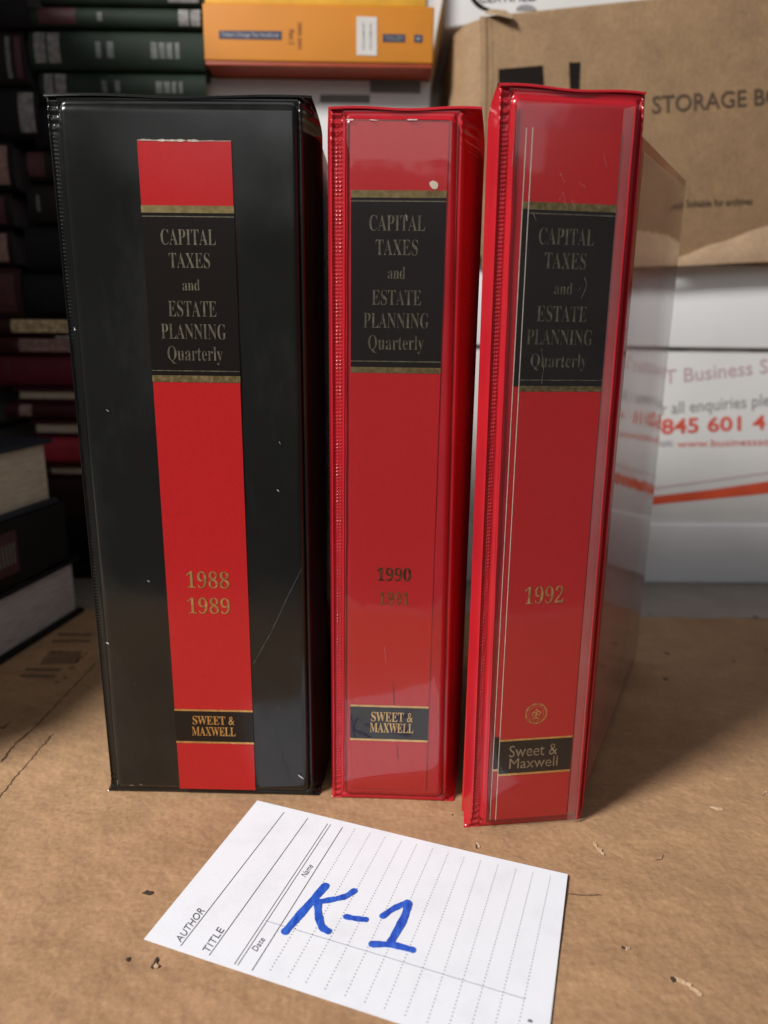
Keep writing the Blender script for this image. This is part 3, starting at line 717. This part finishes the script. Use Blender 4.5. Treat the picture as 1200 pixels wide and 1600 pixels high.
band(764, 739, 1.8, 2.2, M['pink_print'], 'stripe', -.3)

# brown storage box --------------------------------------------------------------------
sb_ = thing('storage_box', 'brown cardboard storage box on top of the white business carton', 'box')
PB = Plane((66, 541), (420, 549))
tb = [(742, 24), (1230, -18)]; bb_ = [(742, 432), (1230, 409)]
zbL = PB.sz(742, 424)[1]; zb0 = z_at(1130, 413.5)+.4
ztL = PB.sz(745, 22)[1]; ztR = PB.sz(960, 2)[1]; s_r = PB.sz(960, 2)[0]
ztE = ztL+(ztR-ztL)/s_r*380
cA = PB.w(0, 0, 0); left_b = np.array([53, 648, 0.]); right_f = PB.w(380, 0, 0); right_b = PB.w(380, 0, 240)
U = np.array([0, 0, 1.])
bm = bmesh.new()
foot = [np.array([43.5, 562, 0.]), np.array([51, 549, 0.]), cA, right_f, right_b, np.array([45, 790, 0.])]
zts = [ztL-5, ztL-2, ztL, ztE, ztE, ztL-4]
lo = [bm.verts.new(tuple((p+U*zb0)*MM)) for p in foot]; hi = [bm.verts.new(tuple((p+U*z_)*MM)) for p, z_ in zip(foot, zts)]
bm.faces.new(lo[::-1]); bm.faces.new(hi)
for i in range(6): bm.faces.new((lo[i], lo[(i+1) % 6], hi[(i+1) % 6], hi[i]))
bmesh.ops.recalc_face_normals(bm, faces=bm.faces[:])
bmesh.ops.bevel(bm, geom=bm.edges[:], offset=2.5*MM, segments=3, profile=.5, affect='EDGES')
me = bpy.data.meshes.new('box_body'); bm.to_mesh(me); bm.free(); link('box_body', me, M['kraft_box'], sb_, True)
def bquad(name, q, mat, d=-.35, th=.3): return pquad(name, PB, q, d, th, M[mat], sb_)
bquad('printed_block', [(779, 108), (848, 102), (851, 150), (779, 150)], 'black_print')
bquad('printed_block', [(889, 97.5), (907, 97), (905, 150), (891, 150)], 'black_print')
text_on('STORAGE BOX', quad_fn(PB, [(1019, 150), (1248, 134), (1248, 160), (1019, 178)], -.35), M['brown_print'], sb_, offset=.012)
text_on('Suitable for archives', quad_fn(PB, [(1072, 312), (1176, 308), (1176, 320), (1072, 324)], -.35), M['brown_print'], sb_, offset=.02)
# bent lower flap, proud of the face
n = 26; rows = [[], [], []]
for i in range(n+1):
    x = lerp(985, 1240, i/n); yt_ = lerp(412, 352, (x-1030)/170)+1.0*math.sin(i*.9); yt_ = min(yt_, 409)
    a = PB.sz(x, yt_, -1); b = PB.sz(x, 417-(x-1060)*.05, -1)
    rows[0].append(PB.w(a[0], a[1], -.3)); rows[1].append(PB.w(a[0], a[1]-.6, -1.6)); rows[2].append(PB.w(b[0], b[1]+.4, -3.2))
grid('lower_flap', rows, M['kraft_light'], sb_)
# vertical crush folds near the left corner
for x, wd in ((757, 1.4), (766, .8)):
    a = PB.sz(x, 26, 0); b = PB.sz(x+2, 420, 0); rows = []
    for j in range(24):
        k = j/23; s = lerp(a[0], b[0], k)+.6*math.sin(k*9); z = lerp(a[1], b[1], k)
        rows.append([PB.w(s+dx*wd*2.2, z, -.5*wd*math.exp(-dx*dx*4)+.15) for dx in np.linspace(-1, 1, 9)])
    grid('crush_fold', rows, M['kraft_box'], sb_)
# crumpled flap at the upper left
V = [PB.w(*PB.sz(x, y, d), d) for x, y, d in ((757, 22, -1), (780, 24, -5), (800, 29, -6), (802, 25, -3), (790, 16, -1), (765, 14, -1))]
mesh('crumpled_flap', V, [(0, 1, 5), (1, 4, 5), (1, 2, 3), (1, 3, 4)], M['kraft_light'], sb_)

# white carton on top of the storage box ---------------------------------------------
tw = thing('white_carton', 'white carton with black curved logo resting on the brown storage box', 'carton')
PT = Plane((30, 552), (400, 556))
zt0 = max(ztL, ztR)+1
hexa('carton_body', [PT.w(8, ztL+.6, 14), PT.w(370, ztE+.6, 14), PT.w(370, ztE+.6, 220), PT.w(8, ztL+.6, 220), PT.w(8, 520, 14), PT.w(370, 520, 14), PT.w(370, 520, 220), PT.w(8, 520, 220)], M['carton_white'], tw, bevel=2)
c0 = PT.sz(770, -28, 13.6); V = []; n = 30
for k in range(n+1):
    a = math.pi*1.02+k*(math.pi*.62)/n; w = 3.2*math.sin(math.pi*min(1, .12+k/n))
    for rr in (17-w/2, 17+w/2): V.append(PT.w(c0[0]+rr*1.0*math.cos(a), c0[1]+rr*math.sin(a), 13.6))
mesh('printed_arc', V, [(2*i, 2*i+1, 2*i+3, 2*i+2) for i in range(n)], M['black_print'], tw)
text_on('CERTIFIED', quad_fn(PT, [(748, -9), (838, -12), (838, 1), (748, 4)], 13.6), M['black_print'], tw)
V = [];
for k in range(13):
    a = math.pi*k/12; V.append(PT.w(*[q for q in PT.sz(822+16*math.cos(a), 16-9*math.sin(a), 13.5)], 13.5))
mesh('printed_arc', V, [tuple(range(13))], M['grey_text'], tw)

# orange handbook and the white carton it lies on ---------------------------------------
PO = Plane((-110, 545), (40, 546))
oc = [(317, 6), (679, 9), (676, 106), (319, 98)]
M['orange_cover'] = simple('orange_cover', (.57, .20, .008), .6, .05, 30, bmp=.1)
M['brick_cover'] = simple('brick_red_board', (.34, .05, .015), .5)
M['navy'] = simple('navy_print', (.04, .038, .075), .5)
M['pale_ink'] = simple('pale_ink', (.42, .42, .48), .6)
M['sticker'] = simple('white_sticker', (.60, .57, .54), .5, .04)
ob = thing('orange_handbook', 'thick orange handbook lying flat with navy title strip and white sticker', 'book')
szs = [PO.sz(*p) for p in oc]
s0, s1 = (szs[0][0]+szs[3][0])/2, (szs[1][0]+szs[2][0])/2; z1 = (szs[0][1]+szs[1][1])/2; z0 = (szs[2][1]+szs[3][1])/2
pbox('cover', PO, s0, s1, z0+2.0, z1, 0, 160, M['orange_cover'], ob, bevel=1.0, seg=3)
pbox('bottom_board', PO, s0+.4, s1-.4, z0-.6, z0+2.1, .8, 160, M['brick_cover'], ob, bevel=.4)
pquad('title_strip', PO, [(342, 47.5), (440, 48.5), (440, 62), (342, 60.5)], -.25, .2, M['navy'], ob)
text_on("Tolley's Orange Tax Handbook", quad_fn(PO, [(346, 50), (436, 51), (436, 60), (346, 59)], -.4), M['pale_ink'], ob)
pquad('title_strip', PO, [(598, 53), (633, 53.5), (633, 66), (598, 65.5)], -.25, .2, M['navy'], ob)
text_on("TOLLEY", quad_fn(PO, [(602, 56), (630, 56.3), (630, 63.5), (602, 63)], -.4), M['grey_text'], ob)
pquad('title_strip', PO, [(647, 54), (660, 54.3), (660, 66.5), (647, 66)], -.25, .2, M['navy'], ob)
text_on('+', quad_fn(PO, [(650, 57), (657, 57), (657, 63.5), (650, 63.5)], -.4), M['pale_ink'], ob)
def rot_quad(x0, x1, y0, y1): return [(x1, y0), (x1, y1), (x0, y1), (x0, y0)]      # reads downwards
M['brown_ink'] = simple('brown_ink', (.20, .07, .02), .6)
text_on('Part 2', quad_fn(PO, rot_quad(451, 459, 46, 69), -.3), M['brown_ink'], ob, offset=.01)
text_on('2000-2001', quad_fn(PO, rot_quad(465, 471, 34, 76), -.3), M['brown_ink'], ob)
o_ = pquad('price_sticker', PO, [(557, 25.5), (589, 26.5), (589, 87), (557, 86)], -.3, .25, M['sticker'], ob)
for xx in (568, 579): text_on('LAW LIBRARY STOCK', quad_fn(PO, rot_quad(xx-1.8, xx+1.8, 36, 78), -.45), M['grey_text'], ob)

o2 = thing('yellow_handbook', 'yellow handbook lying on the orange handbook, only its lower edge in the picture', 'book')
pbox('cover', PO, s0+1, s1-5, z1+.6, z1+30, 3, 158, simple('yellow_cover', (.70, .36, .03), .45), o2, bevel=1)

cw = thing('white_carton', 'white carton with grey printed blocks beneath the orange handbook', 'carton')
PC = Plane((-118, 569), (40, 570))
ztc = z0-1.0
sc0, sc1 = PC.sz(322, 150)[0], PC.sz(672, 150)[0]
pbox('carton_body', PC, sc0, sc1, -4, ztc, 0, 150, M['carton_white'], cw, bevel=1)
pquad('printed_block', PC, [(578, 121), (657, 122.5), (657, 146), (578, 144.5)], -.3, .25, M['carton_grey'], cw)
pquad('printed_block', PC, [(500, 148), (578, 148.5), (578, 161), (500, 160)], -.3, .25, M['carton_grey'], cw)
pquad('printed_block', PC, [(324, 132), (352, 133), (352, 146), (324, 145)], -.3, .25, M['sticker'], cw)

# ---------------------------------------------------------------- piles of books on the left
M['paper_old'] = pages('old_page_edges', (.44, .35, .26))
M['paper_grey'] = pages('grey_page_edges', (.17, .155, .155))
def cloth(name, col, rough=.6): return simple(name, col, rough, .18, 60, spec=.2, bmp=.25, bscale=1500)
C = dict(green=cloth('dark_green_cloth', (.014, .024, .016)), black=cloth('black_cloth', (.006, .0045, .005)), plum=cloth('plum_black_cloth', (.012, .006, .007)),
         maroon=cloth('maroon_cloth', (.10, .009, .019)), wine=cloth('wine_cloth', (.04, .005, .009)), red=cloth('crimson_cloth', (.30, .022, .036)), navy=cloth('navy_cloth', (.022, .025, .036)),
         umber=cloth('umber_cloth', (.028, .011, .008)))
M['band_white'] = simple('worn_white_band', (.20, .19, .185), .7, .45, 260)
M['band_gold'] = simple('worn_gilt_band', (.55, .40, .22), .6, .5, 300)
M['band_pink'] = simple('worn_pink_band', (.26, .15, .13), .7, .4, 300)
M['band_maroon'] = simple('maroon_patch', (.065, .009, .016), .6, .3, 200)
M['mark_grey'] = simple('silver_tooling', (.12, .13, .12), .6, .4, 300)
BG = 'old law books piled behind the black binder'
def spine_book(label, pl, s0, s1, z0, z1, depth, cm, pm='paper_old', side='spine', group=BG):
    t = thing('law_book', label, 'book', group)
    h = z1-z0
    if side == 'spine':
        # rounded spine with boards above and below, joined as one case
        rows = []; r = h*.5
        prof = [(depth, z1), (6, z1), (4.5, z1-.5), (3.2, z1)]+[(3.2-4.0*math.cos(a)+0, z0+r+r*.98*math.sin(a)) for a in np.linspace(math.pi/2*.95, -math.pi/2*.95, 13)]+[(3.2, z0), (4.5, z0+.5), (6, z0), (depth, z0)]
        for s in np.linspace(s0, s1, 12): rows.append([pl.w(s, z, d) for d, z in prof])
        grid('case', rows, cm, t)
        pbox('page_block', pl, s0+3, s1-3, z0+2.4, z1-2.4, 4, depth-4, M[pm], t)
    else:
        pbox('board', pl, s0, s1, z1-2.6, z1, 0, depth, cm, t, bevel=.6)
        pbox('board', pl, s0, s1, z0, z0+2.6, 0, depth, cm, t, bevel=.6)
        pbox('page_block', pl, s0+3, s1-3, z0+2.6, z1-2.6, 3, depth-2, M[pm], t)
    return t
def patch(t, pl, s0, s1, z0, z1, mat, name='spine_band', d=None, r=None):
    """curved band on the rounded spine"""
    rows = []; h = t['h']; zz0 = t['z0']; rr = h*.5
    for s in np.linspace(s0, s1, 4):
        row = []
        for z in np.linspace(z0, z1, 9):
            q = max(-1, min(1, (z-zz0-rr)/(rr*.98))); row.append(pl.w(s, z, 3.2-4.0*math.sqrt(1-q*q)-.25))
        rows.append(row)
    return grid(name, rows, mat, t)

# the tall pile: rows given as (top row, bottom row) in the picture, at the left end of each spine
PA = Plane((-240, 550), (-90, 551))
def by_px(xl, xr, yt, yb, xm): return PA.sz(xl, (yt+yb)/2)[0], PA.sz(xr, (yt+yb)/2)[0], PA.sz(xm, yb)[1], PA.sz(xm, yt)[1]
pile = [
 # xl, xr, yt, yb, cloth, label, side, bands
 (60, 316, -32, 7, 'green', 'dark green law book topmost in the pile beside the orange handbook', 'spine', [(262, 310, 'band_white')]),
 (28, 315, 8, 43, 'green', 'dark green law book with maroon patch on its spine, second from the top', 'spine', [(60, 119, 'band_maroon'), (152, 160, 'mark_grey'), (279, 295, 'band_white'), (298, 313, 'band_white')]),
 (46, 319, 45, 109, 'green', 'thick dark green law book with two white bands at the left of its spine', 'spine', [(54, 72, 'band_white'), (75, 94, 'band_white'), (150, 158, 'mark_grey'), (168, 178, 'mark_grey'), (236, 246, 'mark_grey'), (249, 258, 'mark_grey'), (261, 270, 'mark_grey'), (274, 281, 'mark_grey')]),
 (62, 322, 111, 158, 'green', 'dark green law book just above the top edge of the black binder', 'spine', [(70, 84, 'band_white'), (87, 104, 'band_white'), (160, 168, 'mark_grey'), (180, 188, 'mark_grey'), (244, 254, 'mark_grey'), (257, 266, 'mark_grey'), (269, 276, 'mark_grey'), (280, 286, 'mark_grey')]),
 (52, 322, 160, 232, 'black', 'black law book under the dark green ones', 'spine', []),
 (40, 322, 234, 284, 'plum', 'plum black law book with a faint grey line of lettering', 'spine', [(24+20, 70, 'band_maroon')]),
 (44, 322, 286, 350, 'plum', 'plum black law book with one narrow grey mark', 'spine', [(58, 63, 'mark_grey')]),
 (40, 322, 352, 424, 'black', 'black law book halfway down the tall pile', 'spine', []),
 (36, 322, 426, 496, 'black', 'black law book resting on the gilt banded one', 'spine', []),
 (-20, 322, 497, 526, 'umber', 'umber law book with a gilt lettered band', 'spine', [(18, 112, 'band_gold')]),
 (-20, 322, 527, 556, 'wine', 'wine red law book with a pinkish lettered band', 'spine', [(30, 112, 'band_pink')]),
 (-24, 322, 557, 605, 'maroon', 'thick maroon law book with a plain spine', 'spine', [(12, 16, 'band_maroon')]),
 (22, 322, 606, 629, 'wine', 'thin book showing pinkish page edges under the thick maroon one', 'fore', []),
 (8, 322, 630, 656, 'wine', 'wine red law book with a small white spine patch', 'spine', [(31, 50, 'band_pink')]),
 (48, 322, 657, 682, 'wine', 'thin book showing tan page edges beside the black binder', 'fore', []),
 (66, 322, 683, 724, 'red', 'crimson law book low in the tall pile', 'spine', []),
 (72, 322, 725, 746, 'wine', 'thin book showing grey page edges below the crimson one', 'fore', []),
 (78, 322, 747, 812, 'umber', 'umber law book behind the tilted books', 'spine', []),
 (86, 322, 813, 880, 'black', 'black law book second from the bottom of the tall pile', 'spine', []),
]
zlow = None
for xl, xr, yt, yb, cl, lb, side, bands in pile:
    s0, s1, z0, z1 = by_px(xl, xr, yt, yb, 90)
    t = spine_book(lb, PA, s0, s1, z0+.15, z1-.15, 175, C[cl], 'paper_old', side)
    t['h'] = float(z1-z0-.3); t['z0'] = float(z0+.15)
    for a, b, mt in bands:
        sa = PA.sz(a, (yt+yb)/2)[0]; sb2 = PA.sz(b, (yt+yb)/2)[0]; hh = z1-z0
        k = .16 if mt != 'mark_grey' else .30
        if mt in ('band_gold', 'band_pink'): k = .22
        patch(t, PA, sa, sb2, z0+hh*k, z1-hh*k*(.5 if mt != 'mark_grey' else 1), M[mt])
    if yt in (497, 527):
        s_a = PA.sz(22, yt)[0]; s_b = PA.sz(120, yt)[0]
        hh = z1-z0; text_on('(CONTRACT 1820)', (lambda u, v, s_a=s_a, s_b=s_b, z0=z0, hh=hh: PA.w(lerp(s_a, s_b, u), z0+hh*(.34+.42*v), -1.35)), M['brown_print'], t)
    del t['h'], t['z0']
    zlow = z0
t = spine_book('black law book at the very bottom of the tall pile', PA, PA.sz(90, 900)[0], PA.sz(322, 900)[0], -3.8, zlow-.1, 175, C['black'])

# second pile, farther left and behind: only its right-hand ends are in view
PL = Plane((-380, 545), (-235, 548))
BG2 = 'dark books piled at the left edge behind the tilted books'
rows_ = [(-60, 44, -36, 44, 'black'), (-60, 40, 46, 132, 'plum'), (-60, 62, 134, 216, 'black'), (-60, 22, 218, 298, 'black'), (-60, 20, 300, 356, 'plum'), (-60, 22, 358, 416, 'plum'), (-60, 34, 418, 494, 'umber')]
lbs = ['black book at the top left corner of the photo', 'plum black book with two faint curved bands at the left edge', 'black book with a grey block near its right end, left of the black binder', 'black book with a brownish label at the left edge',
       'plum black book with a dim purple end at the left edge', 'plum black book with tan end at the left edge', 'umber book with reddish end just above the gilt banded book']
for (xl, xr, yt, yb, cl), lb in zip(rows_, lbs):
    s0 = PL.sz(xl, (yt+yb)/2)[0]; s1 = PL.sz(xr, (yt+yb)/2)[0]; z0 = PL.sz(20, yb)[1]; z1 = PL.sz(20, yt)[1]
    if yb == 494: z0 = PL.sz(20, 497)[1]
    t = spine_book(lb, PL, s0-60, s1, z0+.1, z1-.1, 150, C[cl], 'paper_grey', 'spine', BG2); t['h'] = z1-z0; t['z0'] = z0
    pts = {'block': [(30, 54, 'band_white')], 'brownish': [(-8, 13, 'band_pink')], 'purple': [(-8, 8, 'band_maroon')], 'tan end': [(-8, 12, 'band_pink')], 'reddish': [(-8, 24, 'band_maroon')], 'curved': [(10, 17, 'mark_grey'), (24, 34, 'band_maroon')]}
    for k, v in pts.items():
        if k in lb:
            for a, b, mt in v: patch(t, PL, PL.sz(a, (yt+yb)/2)[0], PL.sz(b, (yt+yb)/2)[0], z0+(z1-z0)*.12, z1-(z1-z0)*.12, M[mt])
    del t['h'], t['z0']; zl = z0
k = 0
while zl > 2:
    z0 = max(-3.9, zl-42)
    if z0 < 8: z0 = -3.9
    k += 1
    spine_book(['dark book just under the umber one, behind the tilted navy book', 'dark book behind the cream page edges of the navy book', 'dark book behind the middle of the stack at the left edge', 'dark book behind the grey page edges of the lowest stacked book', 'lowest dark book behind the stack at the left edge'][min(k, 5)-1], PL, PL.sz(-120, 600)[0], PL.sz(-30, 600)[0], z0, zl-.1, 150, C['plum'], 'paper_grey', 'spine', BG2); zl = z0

# three big books lying at the left, seen along their right-hand ends
PD = Plane((-227, 378), (-211, 474))
def dz(px, py): return PD.sz(px, py)
n_in = -1
def dbook(label, z0, z1, s0, s1, cm, pm, back=150, closed=False, sh=0.0):
    t = thing('law_book', label, 'book', 'big books stacked at the left edge')
    def bx(name, a, b, za, zb, d0, d1, mat, bev=.5):
        return pbox(name, PD, a, b, za, zb, -d1 if False else d0, d1, mat, t, bevel=bev)
    if closed:
        bx('case', s0, s1, z0, z1, sh, sh+back, cm, 2.0)
    else:
        bx('board', s0, s1, z1-3, z1, sh, sh+back, cm)
        bx('board', s0, s1, z0, z0+3, sh, sh+back, cm)
        bx('page_block', s0+4, s1-4, z0+3, z1-3, sh+4, sh+back-4, M[pm], .3)
    return t
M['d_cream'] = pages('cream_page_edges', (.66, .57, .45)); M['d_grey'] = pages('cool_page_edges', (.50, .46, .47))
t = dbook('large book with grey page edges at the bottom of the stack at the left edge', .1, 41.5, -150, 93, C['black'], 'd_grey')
for o in t.children:
    pass
t = dbook('large black book with maroon spine patch, middle of the stack at the left edge', 41.8, 83.5, -152, 84, C['black'], 'paper_grey', closed=True, sh=1)
pbox('spine_band', PD, -30, 33, 50, 76, .75, 3, M['band_maroon'], t, .1)
for k in range(5): pbox('gilt_mark', PD, 16+k*3.2, 17.6+k*3.2, 56, 69, .6, 2, M['mark_grey'], t)
t = dbook('large navy book with cream page edges on top of the stack at the left edge', 83.8, 126, -150, 76, C['navy'], 'd_cream')

# added pile of big volumes, unseen on the left, to keep the lamp off the pile behind
PX = Plane((-500, 262), (-338, 266)); z = -3.9
how = ['bottom', 'second from the bottom', 'third from the bottom', 'fourth from the bottom', 'middle', 'fourth from the top', 'third from the top', 'second from the top', 'topmost']
for k in range(9):
    h_ = (62, 55, 66, 58, 60, 64, 52, 60, 57)[k]
    spine_book('added unseen volume, %s in the light-blocking pile left of the picture' % how[k], PX, 4-(k*7 % 5), 160+(k*5 % 7), z, z+h_-.2, 255, C[('black', 'maroon', 'green', 'black', 'plum', 'umber', 'black', 'wine', 'green')[k]], group='added unseen volumes in the light-blocking pile at the far left'); z += h_
